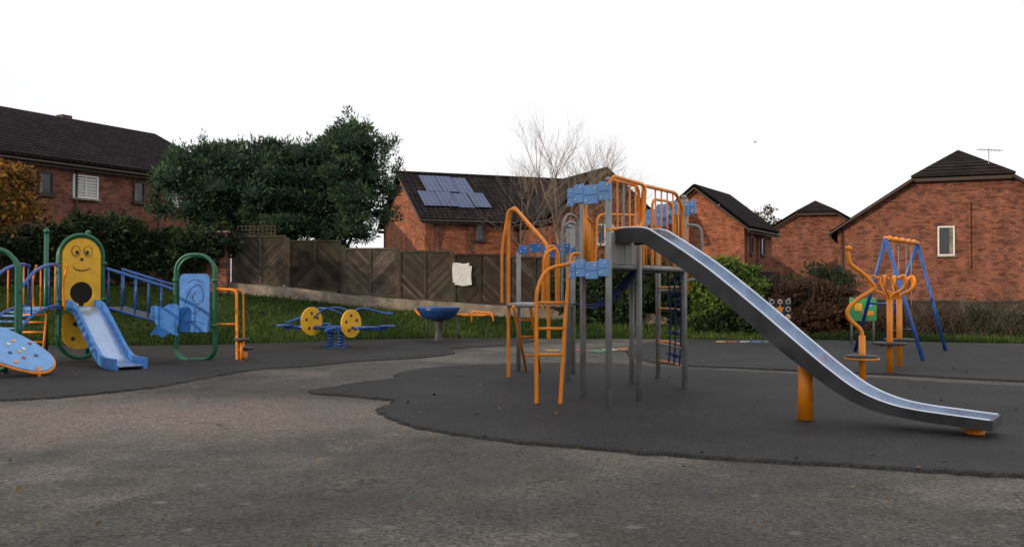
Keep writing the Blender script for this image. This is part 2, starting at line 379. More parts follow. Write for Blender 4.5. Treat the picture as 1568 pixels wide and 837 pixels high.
pm={k:simple('sunpatch_'+k,c,.8,var=.5,scale=9) for k,c in {'yellow':(.45,.30,.06),'blue':(.10,.20,.36),'red':(.33,.08,.05),'green':(.08,.22,.09),'white':(.42,.41,.38),'orange':(.45,.18,.05)}.items()}
cols=[pm['yellow'],pm['blue'],pm['red'],pm['green'],pm['white'],pm['orange']]
for i in range(9):
    cx=1.0+i*.36; cy=22.6+.35*math.sin(i*1.7)
    paint(mk,'patch',[(cx+.2*math.cos(t)*(1+.3*math.sin(3*t+i)),cy+.42*math.sin(t)*(1+.3*math.cos(2*t+i))) for t in [k*math.pi/6 for k in range(12)]],cols[i%6],.006+.002*i)
mk=empty('playground_marking',(6.8,26.5,0))
for i in range(8):
    cx=5.6+i*.33; cy=25.6
    paint(mk,'square',[(cx,cy-.35),(cx+.26,cy-.3),(cx+.5,cy+.3),(cx+.22,cy+.35)],cols[(i*2+i//3)%6],.041)

# ---------------------------------------------------------------- climbing frame
cf=empty('climbing_frame',(1.6,13.2,0))
posts={'a':(1.22,11.54,2.92),'b':(1.71,12.33,2.35),'e':(.99,12.76,2.75),'c':(2.6,13.8,2.92),'d':(2.46,15.4,2.9),'g':(1.9,14.5,1.84),'f':(1.08,16.2,2.7),'h':(.92,14.9,2.55)}
for k,(x,y,z) in posts.items():
    cyl('post_'+k,(x,y,0),(x,y,z),.042,M['grey'],cf)
    lathe('cap_'+k,(x,y,z),[(.046,-.03),(.046,.0),(.03,.022),(.001,.03)],M['grey'],cf,12)
def poly(name,P,z,th,mat,E): return panel(name,(0,0,z),(1,0,0),(0,1,0),P,th,mat,E)
dk=[(1.22,11.6),(1.68,12.35),(2.6,13.75),(2.46,15.3),(1.3,14.9),(.95,12.8),(.78,12.25)]
poly('deck',dk,1.84,.05,M['dark'],cf)
for i in range(len(dk)):
    a=V((*dk[i],1.82)); b=V((*dk[(i+1)%len(dk)],1.82)); cyl('deck_rim',a,b,.035,M['grey'],cf)
ld=[(-.06,15.4),(.92,14.85),(1.05,16.2),(.12,16.7)]
poly('low_deck',ld,1.26,.05,M['grey'],cf)
for i in range(4):
    cyl('low_deck_rim',(*ld[i],1.25),(*ld[(i+1)%4],1.25),.035,M['grey'],cf)
cyl('post_low',(.12,16.7,0),(.12,16.7,2.2),.04,M['grey'],cf)
def plates(p0,p1,p2,z0,z1,mat,th=.022):
    P=catmull([p0,p1,p2],4); n=len(P)-1
    for s in range(0,n,2):
        a=V((*P[s][:2],0)); b=V((*P[min(s+2,n)][:2],0)); L=(b-a).length; g=.008
        sh=.03 if (s//2)%2 else 0
        panel('blue_plate',(a.x,a.y,0),(b-a),(0,0,1),[(g,z0+sh),(L-g,z0+sh),(L-g,z1+sh),(g,z1+sh)],th,mat,cf,bevel=.006)
        d=(b-a).normalized(); nn=d.cross(V((0,0,1))).normalized()
        panel('groove',(a.x,a.y,0),d,(0,0,1),[(.02,(z0+z1)/2+sh-.005),(L-.02,(z0+z1)/2+sh-.005),(L-.02,(z0+z1)/2+sh+.005),(.02,(z0+z1)/2+sh+.005)],.006,M['blue2'],cf,off=.012)
        for (x,z) in ((.05,z0+sh+.045),(L-.05,z1+sh-.045)):
            q=a+d*x
            cyl('bolt',(q.x+nn.x*.01,q.y+nn.y*.01,z),(q.x+nn.x*.025,q.y+nn.y*.025,z),.012,M['white'],cf,n=8)
plates((.74,12.15,0),(.93,11.8,0),(1.25,11.47,0),2.62,2.86,M['blue3'])
plates((.76,12.15,0),(.95,11.8,0),(1.22,11.48,0),1.66,1.88,M['blue3'])
plates((2.25,14.2,0),(2.55,13.85,0),(2.76,13.66,0),2.62,2.84,M['blue3'])
plates((1.98,14.6,0),(2.3,14.3,0),(2.5,14.2,0),2.5,2.75,M['blue3'])
plates((.1,15.1,0),(.5,15.0,0),(.95,14.8,0),2.1,2.24,M['blue2'])
plates((.62,15.6,0),(.9,15.3,0),(1.1,15.0,0),2.05,2.2,M['blue2'])
T=lambda nm,P,r=.021,m='orange':tube(nm,rounded(P,.14),r,M[m],cf)
T('entrance_hoop',[(1.2,11.5,2.28),(1.76,12.28,2.36),(1.8,12.33,2.93),(1.28,11.5,2.95),(1.22,11.5,2.85)],.026)
T('entrance_hoop',[(1.2,11.62,1.84),(1.24,11.66,2.93),(1.72,12.42,2.93),(1.76,12.45,1.84)],.024)
for t in (.2,.4,.6,.8):
    x=1.26+.5*t;y=11.62+.8*t; cyl('bar',(x,y,1.86),(x,y,2.92),.012,M['orange'] if t!=.4 else M['grey'],cf,n=8)
T('barrier',[(1.78,12.42,1.86),(1.78,12.42,2.94),(2.42,13.45,2.94),(2.56,13.7,2.72),(2.58,13.75,1.86)],.026)
T('barrier',[(1.95,12.7,1.86),(1.95,12.7,2.78),(2.3,13.3,2.8),(2.4,13.45,2.6),(2.4,13.45,1.86)],.02)
for t in (.3,.45,.6,.75,.9):
    x=1.78+.76*t;y=12.42+1.22*t; cyl('bar',(x,y,1.86),(x,y,2.92-(.12 if t>.8 else 0)),.012,M['orange'],cf,n=8)
T('barrier',[(2.46,15.35,1.86),(2.46,15.35,2.75),(1.4,14.95,2.75),(1.35,14.9,1.86)],.022)
for t in (.2,.4,.6,.8): cyl('bar',(2.46-1.06*t,15.35-.4*t,1.86),(2.46-1.06*t,15.35-.4*t,2.74),.012,M['orange'],cf,n=8)
T('barrier',[(1.0,12.85,1.86),(1.0,12.85,2.6),(1.3,14.8,2.6),(1.3,14.85,1.86)],.022)
for t in (.25,.5,.75): cyl('bar',(1+.3*t,12.85+2*t,1.86),(1+.3*t,12.85+2*t,2.6),.012,M['orange'],cf,n=8)
cyl('orange_upright',(.96,11.95,1.88),(.96,11.95,2.7),.026,M['orange'],cf)
cyl('orange_upright',(2.66,13.9,1.5),(2.66,13.9,2.9),.026,M['orange'],cf)
box('entrance_panel',(1.46,11.94,2.05),(.82,.02,.4),M['grey'],cf,rz=math.atan2(.79,.49))
T('grab_hoop',[(.8,14.6,1.3),(.8,14.6,2.5),(.95,14.6,2.62),(1.08,14.6,2.5),(1.08,14.6,1.9)],.024,'grey')
T('grab_hoop',[(.95,13.2,1.85),(.95,13.2,2.55),(.8,13.1,2.62),(.72,13.0,2.45),(.72,13.0,1.9)],.022,'grey')
T('grab_hoop',[(2.62,13.8,2.5),(2.86,13.8,2.48),(2.88,13.8,1.7),(2.62,13.8,1.65)],.022,'grey')
T('ladder_rail',[(.32,12.0,0),(.32,12.0,1.52),(.45,12.08,1.80),(.95,12.2,1.9)],.026)
T('ladder_rail',[(.63,12.0,0),(.70,12.08,1.1),(.74,12.15,1.55),(.80,12.25,2.0),(.9,12.3,2.0)],.026)
for i,z in enumerate((.67,1.01,1.35)):
    cyl('rung',(.32,12.0,z),(.63+.055*z,12+.06*z,z),.02,M['orange'],cf,n=12)
T('ladder_rail',[(.42,12.6,1.26),(.44,12.6,2.0),(.62,12.7,2.12),(.62,12.7,1.3)],.022)
T('access_hoop',[(-.06,15.5,0),(-.06,15.5,2.72),(.02,15.35,2.92),(.5,14.55,2.3),(.56,14.45,2.2),(.58,14.42,.75)],.03)
T('access_hoop',[(-.17,15.3,1.3),(-.17,15.3,2.2),(-.06,15.3,2.85),(.06,15.25,2.85),(.4,14.9,2.4)],.024)
T('access_hoop',[(.5,14.2,1.3),(.5,14.2,2.05),(.62,14.2,2.22),(.72,14.2,2.1),(.72,14.2,1.25)],.024)
for x0,x1 in ((.02,.27),(.3,.52)):
    cyl('ladder_leg',(x1,16.6,0),(x0,15.2,1.24),.024,M['orange'],cf)
for z in (.35,.7,1.0): 
    k=1-z/1.24; cyl('rung',(.02+.25*k,15.2+1.4*k,z),(.3+.22*k,15.2+1.4*k,z),.018,M['orange'],cf,n=8)
for z in (1.55,1.2,.65,.32): T('step_rung',[(2.46,15.4,z),(2.62,15.0,z),(2.66,14.2,z),(2.6,13.8,z)],.022 if z in(1.55,.65) else .016)
for z in (1.5,.62): cyl('step_frame',(2.46,15.4,z),(2.6,13.8,z),.02,M['grey'],cf)
def rope(P,r=.013): return tube('rope',catmull(P,5),r,M['rope'],cf)
a0=V((.92,14.9,1.28));a1=V((1.08,13.0,1.3));b0=V((1.9,14.5,1.8));b1=V((1.71,12.4,1.8))
for k in range(5):
    t=k/4; p=a0.lerp(a1,t); q=b0.lerp(b1,t); rope([p,p.lerp(q,.5)+V((0,0,-.22)),q])
for k in range(1,5):
    t=k/5; rope([a0.lerp(b0,t)+V((0,0,-.88*t*(1-t))),a0.lerp(b0,t).lerp(a1.lerp(b1,t),.5)+V((0,0,-.9*t*(1-t))),a1.lerp(b1,t)+V((0,0,-.88*t*(1-t)))])
for x,y in ((2.5,14.6),(2.53,14.3),(2.57,14.05)):
    rope([(x,y,1.8),(x+.03,y,1.0),(x,y,.35)],.014)
for z in (.5,.85,1.2,1.45):
    rope([(2.48,14.7,z),(2.55,14.3,z-.03),(2.6,13.95,z)],.012)
    for y in (14.6,14.3,14.05): lathe('knot',(2.53,y,z),[(.001,-.025),(.024,-.012),(.024,.012),(.001,.025)],M['rope'],cf,8)

# ---------------------------------------------------------------- main slide
ms=empty('playground_slide',(3.4,10.6,0))
O=V((1.47,11.93,0)); S=V((.81,-.587,0)).normalized(); Wd=V((.587,.81,0)).normalized()
prof=catmull([(0,2.3,0),(.4,2.3,0),(.62,2.2,0),(1.2,1.83,0),(1.8,1.37,0),(2.39,.89,0),(2.7,.645,0),(3.0,.44,0),(3.3,.32,0),(3.6,.265,0),(4.0,.235,0),(4.3,.215,0)],5)
def sweep_section(name,sec,mat,E,O,S,Wd,prof,taper=None):
    vs=[];f=[];m=len(sec)
    for i,p in enumerate(prof):
        t=(prof[min(i+1,len(prof)-1)]-prof[max(i-1,0)]).normalized(); nn=V((-t.y,t.x,0)); k=taper(p.x) if taper else 1
        for w,dz in sec:
            q=V((p.x,p.y,0))+nn*dz*k; vs.append(O+S*q.x+Wd*w+V((0,0,q.y)))
    for i in range(len(prof)-1):
        for j in range(m):
            a=i*m+j;b_=i*m+(j+1)%m; f.append((a,b_,b_+m,a+m))
    f.append(list(range(m))); f.append([len(vs)-m+j for j in range(m)])
    return mesh(name,vs,f,mat,E,smooth=False)
hw=.26; tpf=lambda x:1 if x<2.3 else 1-.45*min(1,(x-2.3)/1.2)
sweep_section('bed',[(-hw+.01,-.135),(hw-.01,-.135),(hw-.01,-.15),(-hw+.01,-.15)],M['steel'],ms,O,S,Wd,prof,tpf)
for sgn,nm in ((-1,'side_near'),(1,'side_far')):
    a=sgn*hw
    sweep_section(nm,[(a-.012,-.19),(a+.012,-.19),(a+.012,0),(a-.012,0)],M['steelside'] ,ms,O,S,Wd,prof,tpf)
    sweep_section(nm+'_liner',[(a-sgn*.013,-.134),(a-sgn*.019,-.134),(a-sgn*.019,-.002),(a-sgn*.013,-.002)],M['steel'] ,ms,O,S,Wd,prof,tpf)
    tube('rail',[O+S*p.x+Wd*a+V((0,0,p.y)) for p in prof],.016,M['steel'],ms)
box('end_lip',O+S*4.31+V((0,0,.165)),(.03,.56,.10),M['steelside'],ms,rz=math.atan2(S.y,S.x))
pp=O+S*2.36; cyl('support_post',(pp.x,pp.y,0),(pp.x,pp.y,.72),.085,M['orange'],ms,n=28)
lathe('support_flange',(pp.x,pp.y,.70),[(.10,0),(.10,.02),(.02,.02)],M['orange'],ms)
pp=O+S*4.12; cyl('end_foot',(pp.x,pp.y,0),(pp.x,pp.y,.10),.095,M['orange'],ms,n=28)
box('end_bracket',(pp.x,pp.y,.112),(.24,.3,.03),M['orange'],ms,rz=math.atan2(S.y,S.x),bevel=.005)

# ---------------------------------------------------------------- toddler unit
tu=empty('toddler_climbing_unit',(-8.6,18.6,0))
Pc=V((-8.9,18.9,0)); xd=V((.73,.68,0)).normalized(); nd=V((.68,-.73,0)).normalized()
def loop(name,C,xd,w,z0,z1,r,mat,E,rt=None,rb=None):
    rt=rt or w/2; rb=rb or w/2
    P=[V(C)+V(xd).normalized()*x+V((0,0,z)) for x,z in stad(w,z0,z1,rt,rb)]
    return tube(name,P,r,mat,E,cyclic=True)
loop('green_frame',Pc,xd,.86,.1,2.64,.038,M['green'],tu)
loop('green_frame',Pc-nd*.12,xd,.86,.1,2.6,.03,M['green'],tu)
def face_panel(w,z0,z1):
    st=stad(w,z0,z1,w/2-.001,.03)
    n=14; r=.23
    notch=[(-.05,z0)]+[(r*math.sin(a),z0+.28+r*math.cos(a)) for a in [math.pi+.24+ (2*math.pi-.48)*k/n for k in range(n+1)]]+[(.05,z0)]
    idx=max(i for i,p in enumerate(st) if p[0]<0)
    return st[:idx+1]+notch+st[idx+1:]
panel('yellow_face_panel',Pc,xd,(0,0,1),face_panel(.76,1.16,2.57),.03,M['yellow'],tu)
panel('hole_dark_backing',Pc-nd*.5,xd,(0,0,1),ell(0,1.42,.36,.36,24),.03,M['black'],tu)  # black disc added behind the opening so the hole looks dark
panel('yellow_lower_panel',Pc-nd*.05,xd,(0,0,1),stad(.7,.28,1.02,.1,.3),.03,M['yellow'],tu)
def deco(C,xd,items,E):
    for (nm,out,mat,off) in items: panel(nm,C,xd,(0,0,1),out,.01,M[mat],E,off=off)
deco(Pc,xd,[('eye_outline',ell(-.12,2.30,.085,.11),'brown',.022),('eye',ell(-.12,2.30,.072,.097),'yellow',.026),('pupil',ell(-.1,2.27,.035,.045),'black',.03),
 ('eye_outline',ell(.12,2.30,.085,.11),'brown',.022),('eye',ell(.12,2.30,.072,.097),'yellow',.026),('pupil',ell(.1,2.27,.035,.045),'black',.03),
 ('mouth',ell(0,1.98,.17,.09),'brown',.022),('mouth_in',ell(0,2.0,.172,.088),'yellow',.028),('nose',ell(0,2.13,.03,.035),'brown',.024)],tu)
deco(Pc-nd*.05,xd,[('dot',ell(-.1,.8,.05,.05),'brown',.024),('dot',ell(.14,.62,.05,.05),'brown',.024),('dot',ell(-.15,.5,.04,.04),'brown',.024)],tu)
dc=[Pc+xd*.42,Pc-xd*.42,Pc-xd*.42-nd*.9,Pc+xd*.42-nd*.9]
poly('toddler_deck',[(p.x,p.y) for p in dc],1.12,.05,M['dark'],tu)
for p in dc[2:]: cyl('green_post',(p.x,p.y,0),(p.x,p.y,2.75),.045,M['green'],tu)
for p in dc[2:]: lathe('cap',(p.x,p.y,2.75),[(.06,-.05),(.06,0),(.03,.04),(.001,.05)],M['green'],tu,12)
for x in (-.44,.44):
    for z in (2.05,1.3): lathe('clamp',Pc+xd*x+V((0,0,z)),[(.055,-.04),(.06,0),(.055,.04)],M['green'],tu,12)
tp=catmull([(0,1.3,0),(.3,1.27,0),(.6,1.15,0),(1.1,.82,0),(1.6,.49,0),(1.95,.30,0),(2.2,.25,0),(2.6,.245,0),(2.72,.245,0)],5)
SO=Pc+nd*.02
sweep_section('slide_bed',[(-.25,-.13),(.25,-.13),(.25,-.15),(-.25,-.15)],M['slidebed'],tu,SO,nd,xd,tp)
for s in(-1,1): sweep_section('slide_side',[(s*.28-.03,-.2),(s*.28+.03,-.2),(s*.28+.03,0),(s*.28-.03,0)],M['blue2'],tu,SO,nd,xd,tp)
q=SO+nd*2.6
for s in(-1,1): box('slide_foot',q+xd*.26*s+V((0,0,.05)),(.25,.07,.14),M['blue2'],tu,rz=math.atan2(nd.y,nd.x))
H1=V((-9.35,16.5,0)); loop('green_frame',H1,(1,.1,0),.8,.05,2.25,.04,M['green'],tu); loop('green_frame',H1+V((0,.13,0)),(1,.1,0),.8,.05,2.2,.03,M['green'],tu)
for dx in (0,-.62):
    top=catmull([(-8.98+dx,16.6,1.45),(-8.98+dx,17.2,1.85),(-9.02+dx,17.9,2.0),(-9.15+dx,18.5,1.98)],6)
    tube('blue_rail',top,.032,M['blue'],tu)
    bot=catmull([(-8.98+dx,16.6,.75),(-8.98+dx,17.2,1.05),(-9.02+dx,17.9,1.18),(-9.15+dx,18.5,1.16)],6); tube('blue_rail',bot,.03,M['blue'],tu)
    for k in range(2,len(top)-1,3): cyl('baluster',bot[k],top[k],.014,M['blue'] if k%2 else M['orange'],tu,n=8)
    tube('orange_rail',catmull([(-8.9+dx,18.3,2.0),(-8.98+dx,18.3,1.6),(-9.0+dx,18.4,1.1)],5),.022,M['orange'],tu)
bot=catmull([(-9.29,16.6,.72),(-9.29,17.2,1.02),(-9.33,17.9,1.15),(-9.46,18.5,1.13)],6)
for k in range(0,len(bot),2): box('bridge_slat',bot[k],(.6,.16,.03),M['blue3'],tu,bevel=.005)
for x in (-9.95,-9.42): cyl('step_side',(x,18.35,0.05),(x,18.55,1.15),.024,M['orange'],tu)
for z in (.25,.45,.65,.85,1.0): cyl('step_rung',(-9.95,18.38+.15*z,z),(-9.42,18.38+.15*z,z),.022,M['orange'],tu,n=10)
dcx=V((-8.55,15.75,.46)); dn=V((.50,-.26,.80)).normalized(); dx_=V((1,.1,0)); dx_=(dx_-dn*dx_.dot(dn)).normalized(); dz_=dn.cross(dx_)
padout=[(x*1.08,z) for x,z in ((p.x,p.y) for p in catmull([(-.75,.28,0),(-.4,.5,0),(.1,.48,0),(.48,.30,0),(.6,0,0),(.48,-.3,0),(.1,-.48,0),(-.4,-.5,0),(-.75,-.28,0)],5,True))]
panel('climb_pad',dcx,dx_,dz_,padout,.035,M['blue3'],tu)
for i in range(12):
    t=i*2.4; r=.10+.03*i; panel('pad_dot',dcx,dx_,dz_,ell(r*math.cos(t)*1.15-.05,r*math.sin(t)*.9,.035,.035,16),.01,M[['yellow','white','dblue','white','orange','red'][i%6]],tu,off=.024)
tube('pad_rim',[dcx+dx_*x*1.03+dz_*z*1.03-dn*.02 for x,z in padout],.024,M['orange'],tu,cyclic=True)
cyl('pad_leg',(-8.05,15.6,0),(-8.08,15.62,.20),.03,M['orange'],tu); cyl('pad_leg',(-8.95,16.2,0),(-8.9,16.05,.5),.03,M['green'],tu)
for dy in (0,.75):
    tube('bridge_rail',[V((-8.5,19.15+dy,1.95)),V((-7.1,19.3+dy,1.5))],.03,M['blue'],tu)
    tube('bridge_rail',[V((-8.45,19.15+dy,1.12)),V((-7.1,19.3+dy,.72))],.03,M['blue'],tu)
    for k in range(5 if dy else 6):
        t=k/5; x=-8.45+1.32*t; y=19.15+.15*t+dy; cyl('baluster',(x,y,1.12-.4*t),(x,y,1.93-.42*t),.016,M['blue'],tu,n=8)
mesh('ramp',[(-8.45,19.2,1.1),(-7.1,19.35,.7),(-7.1,20.0,.7),(-8.45,19.85,1.1)],[(0,1,2,3)],M['dark'],tu,solid=.04)
P2=V((-6.66,19.2,0)); x2=V((1,-.12,0)).normalized()
loop('green_frame',P2,x2,.86,.04,2.24,.036,M['green'],tu,.36,.25); loop('green_frame',P2+V((0,.14,0)),x2,.86,.04,2.2,.03,M['green'],tu,.36,.25)
panel('blue_play_panel',P2,x2,(0,0,1),stad(.66,.62,1.84,.12,.04),.03,M['blue2'],tu)
def groove(pts): tube('panel_groove',[P2+x2*p.x+V((0,-.02,p.y)) for p in catmull(pts,5)],.006,M['dblue'],tu)
groove([(-.25,.95,0),(-.15,1.1,0),(0,1.0,0),(.15,1.12,0),(.26,1.0,0)]); groove([(-.22,1.2,0),(-.1,1.5,0),(.1,1.6,0),(.2,1.35,0),(.05,1.2,0),(-.05,1.35,0),(.03,1.45,0)])
groove([(-.2,.8,0),(.0,.85,0),(.22,.78,0)]); groove([(-.15,1.65,0),(0,1.72,0),(.18,1.66,0)])
for x in (-.43,.43):
    for z in (1.7,.75): lathe('clamp',P2+x2*x+V((0,0,z)),[(.055,-.04),(.06,0),(.055,.04)],M['green'],tu,12)
fish=catmull([(-.33,-.28,0),(-.2,-.1,0),(-.3,.1,0),(-.28,.3,0),(-.05,.27,0),(.1,.33,0),(.28,.3,0),(.3,.05,0),(.26,-.2,0),(.28,-.3,0),(.1,-.25,0),(-.05,-.33,0),(-.18,-.27,0)],4,True)
panel('fish_panel',(-7.22,19.05,.86),(1,0,0),(0,0,1),[(p.x*.95,p.y*1.05) for p in fish],.025,M['blue2'],tu)
T2=lambda nm,P,r=.03,m='orange':tube(nm,rounded(P,.12),r,M[m],tu)
T2('end_rail',[(-6.2,19.2,1.52),(-5.8,19.25,1.50),(-5.78,19.25,0)])
T2('end_rail',[(-6.2,19.9,1.50),(-5.85,19.9,1.50),(-5.83,19.9,0)],.02)
cyl('rung',(-6.2,19.2,.78),(-5.79,19.25,.78),.022,M['orange'],tu)
for (x,y,z) in ((-5.62,19.0,.47),(-5.66,19.5,.26)):
    lathe('step_pod',(x,y,z),[(.001,-.03),(.15,-.03),(.17,0),(.15,.03),(.001,.035)],M['dark'],tu,20); cyl('pod_arm',(-5.79,19.3,z-.04),(x,y,z-.03),.025,M['orange'],tu); cyl('pod_post',(x,y,0),(x,y,z),.028,M['orange'],tu)

# ---------------------------------------------------------------- spring seesaw
ss=empty('spring_seesaw',(-4.5,23.3,0))
def helix(c,r,h,turns,rt,mat,E):
    P=[V((c[0]+r*math.cos(t),c[1]+r*math.sin(t),c[2]+h*t/(2*math.pi*turns))) for t in np.linspace(0,2*math.pi*turns,turns*14)]
    tube('spring',P,rt,mat,E)
for x in(-4.62,-4.36): helix((x,23.3,.05),.09,.38,5,.02,M['blue'],ss)
box('base_plate',(-4.49,23.3,.05),(.7,.4,.03),M['dblue'],ss)
box('spring_head',(-4.49,23.3,.46),(.55,.26,.07),M['blue'],ss,bevel=.01)
cyl('beam',(-5.75,23.1,.55),(-3.2,23.5,.5),.05,M['blue'],ss); cyl('beam',(-4.6,22.6,.5),(-4.4,24.0,.52),.045,M['blue'],ss)
dd=V((.55,.83,0)).normalized()
for cx,cz in((-5.07,.70),(-4.07,.64)):
    panel('yellow_disc',(cx,23.15,0),dd,(0,0,1),ell(0,cz,.36,.36,30),.035,M['yellow'],ss,bevel=.006)
    for i in range(5):
        t=i*1.26+.4
        for s in(-1,1): panel('dot',(cx,23.15,0),dd,(0,0,1),ell(.2*math.cos(t),cz+.2*math.sin(t),.04,.04,12),.008,M['brown'],ss,off=s*.022)
for x,y,z in((-5.75,23.05,.6),(-3.2,23.5,.56),(-4.95,23.9,.6),(-3.6,22.8,.56)):
    lathe('seat',(x,y,z),[(.001,-.02),(.19,-.025),(.22,0),(.19,.025),(.001,.02)],M['blue'],ss,20)
cyl('beam',(-4.95,23.9,.56),(-3.6,22.8,.52),.035,M['blue'],ss)
tube('handle',catmull([(-5.7,23.1,.66),(-5.4,23.2,.75),(-5.1,23.2,.72),(-4.8,23.2,.98),(-4.4,23.2,1.04),(-4.1,23.3,.94),(-3.85,23.3,1.02),(-3.6,23.4,.98),(-3.3,23.5,.9),(-3.05,23.5,.88)],6),.024,M['blue'],ss)
tube('handle',catmull([(-5.6,23.5,.72),(-5.2,23.5,.9),(-4.95,23.5,1.02),(-4.6,23.4,.98),(-4.2,23.4,.8),(-3.9,23.4,.72)],6),.022,M['blue'],ss)

sb=empty('spinning_bowl',(-2.1,26.1,0))
lathe('bowl',(-2.1,26.1,.6),[(.12,0),(.3,.03),(.5,.14),(.58,.28),(.61,.37),(.585,.375),(.55,.28),(.45,.16),(.2,.08),(.001,.07)],M['dblue'],sb,36)
lathe('bowl_rim',(-2.1,26.1,.97),[(.585,0),(.60,.025),(.625,.02),(.625,-.02),(.6,-.02)],M['blue'],sb,36)
lathe('pedestal',(-2.1,26.1,0),[(.17,0),(.17,.03),(.12,.05),(.10,.35),(.13,.58),(.13,.62)],M['dark'],sb,24)
bb=empty('balance_beam',(-1.6,27,0))
tube('beam',rounded([(-2.85,26.9,.9),(-2.72,26.9,.74),(-2.3,27,.76),(-.6,27.3,.74)],.06),.032,M['orange'],bb)
box('plank',(-1.15,27.2,.72),(.7,.2,.035),M['orange'],bb,bevel=.01); box('plank',(-2.5,26.95,.72),(.4,.2,.035),M['orange'],bb,bevel=.01)
tube('seat_rail',rounded([(-1.2,27.1,.55),(-1.2,27.1,.84),(-.6,27.2,.80),(-.55,27.2,.55)],.08),.026,M['orange'],bb)
for x,y in((-2.5,26.95),(-1.6,27.15),(-.85,27.3)): cyl('leg',(x,y,.0),(x,y,.72),.026,M['dark'] ,bb)

sp=empty('spinner_pole',(5.47,14.3,0))
tube('pole',catmull([(5.47,14.3,0),(5.47,14.3,.35),(5.47,14.3,.75),(5.44,14.3,.9),(5.28,14.3,1.05),(5.25,14.3,1.2),(5.4,14.3,1.36),(5.62,14.3,1.5),(5.66,14.3,1.58),(5.5,14.3,1.76),(5.3,14.3,1.92),(5.26,14.3,2.1),(5.27,14.3,2.16)],7),.033,M['orange'],sp)
cyl('lower_sleeve',(5.47,14.3,0),(5.47,14.3,.8),.05,M['orange'],sp)
lathe('knob',(5.27,14.3,2.16),[(.001,-.05),(.045,-.03),(.055,0),(.045,.03),(.001,.05)],M['orange'],sp,16)
lathe('standing_disc',(5.47,14.3,.47),[(.001,-.035),(.24,-.03),(.255,0),(.24,.025),(.001,.03)],M['dark'],sp,30)
lathe('disc_rim',(5.47,14.3,.455),[(.20,-.03),(.258,-.03),(.262,.0),(.20,.0)],M['orange'],sp,30)
cr=empty('curled_arm_roundabout',(7.1,16.9,0))
for (x,y) in((6.77,16.4),(7.45,17.6)):
    cyl('post',(x,y,0),(x,y,1.45),.052,M['orange'],cr)
    for k in range(5):
        t=k*2*math.pi/5+.3; c,s=math.cos(t),math.sin(t)
        tube('arm',catmull([(x,y,1.25),(x+.08*c,y+.08*s,1.42),(x+.24*c,y+.24*s,1.5),(x+.33*c,y+.33*s,1.62),(x+.29*c,y+.29*s,1.76),(x+.2*c,y+.2*s,1.72)],5),.022,M['orange'],cr)
        lathe('ball',(x+.2*c,y+.2*s,1.72),[(.001,-.035),(.03,-.02),(.035,0),(.03,.02),(.001,.035)],M['orange'],cr,10)
    lathe('foot_disc',(x,y,.55),[(.001,-.03),(.27,-.025),(.28,0),(.27,.02),(.001,.025)],M['dark'],cr,24)
sg=empty('swing_set',(9.2,21,0))
A1=V((8.3,20.3,2.64));A2=V((9.94,22.4,2.64))
for ft,ap in (((8.5,18.9,0),A1),((8.12,21.7,0),A1),((10.43,22.0,0),A2),((9.6,23.8,0),A2)):
    cyl('leg',ft,ap,.042,M['blue'],sg)
cyl('brace',V((8.5,18.9,0)).lerp(A1,.45),V((8.12,21.7,0)).lerp(A1,.45),.025,M['blue'],sg)
cyl('top_beam',A1,A2,.05,M['orange'],sg)
for t in (.12,.3,.5,.7,.88):
    p=A1.lerp(A2,t); lathe('beam_clamp',p,[(.06,-.03),(.075,0),(.06,.03)],M['orange'],sg,12,axis=(A2-A1)); cyl('hanger',p,p-V((0,0,.14)),.016,M['grey'],sg,n=8)
for t in (.3,.7):
    p=A1.lerp(A2,t); dirb=(A2-A1).normalized(); z0=.55
    for s in(-1,1):
        a=p+dirb*.22*s; cyl('chain',a-V((0,0,.1)),V((a.x,a.y,z0)),.008,M['grey'],sg,n=6)
    box('seat',(p.x,p.y,z0),(.48,.18,.04),M['black'],sg,rz=math.atan2(dirb.y,dirb.x),bevel=.01)

gs=empty('playground_sign',(9.6,24.9,0))
box('board',(9.55,24.9,.95),(.74,.03,.62),M['lgreen'],gs,bevel=.005)
box('sun',(9.42,24.88,1.02),(.2,.012,.2),M['yellow'],gs); box('stripe',(9.68,24.88,.85),(.3,.012,.12),M['orange'],gs)
panel('face',(9.72,24.875,0),(1,0,0),(0,0,1),ell(0,1.1,.09,.09),.01,M['blue3'],gs)
for x in(9.25,9.85): cyl('post',(x,24.93,0),(x,24.93,1.28),.03,M['grey'],gs)
gb2=empty('game_panel',(7.2,24.6,0))
box('board',(7.2,24.6,.97),(.62,.03,.56),M['black'],gb2,bevel=.005)
for i,(x,z) in enumerate([(-.22,.2),(0,.2),(.22,.2),(-.22,0),(.22,0),(-.22,-.2),(0,-.2),(.22,-.2)]):
    panel('ring',(7.2+x,24.575,0),(1,0,0),(0,0,1),ell(0,.97+z,.065,.065,16),.01,M['white'],gb2)
    panel('ring_in',(7.2+x,24.565,0),(1,0,0),(0,0,1),ell(0,.97+z,.045,.045,16),.01,M[['black','red','black','orange'][i%4]],gb2)
star=[((.13 if k%2==0 else .06)*math.cos(k*math.pi/5+.3),.97+(.13 if k%2==0 else .06)*math.sin(k*math.pi/5+.3)) for k in range(10)]
panel('star',(7.2,24.57,0),(1,0,0),(0,0,1),star,.01,M['orange'],gb2)
for x in(6.93,7.47): cyl('post',(x,24.63,0),(x,24.63,1.27),.028,M['grey'],gb2)

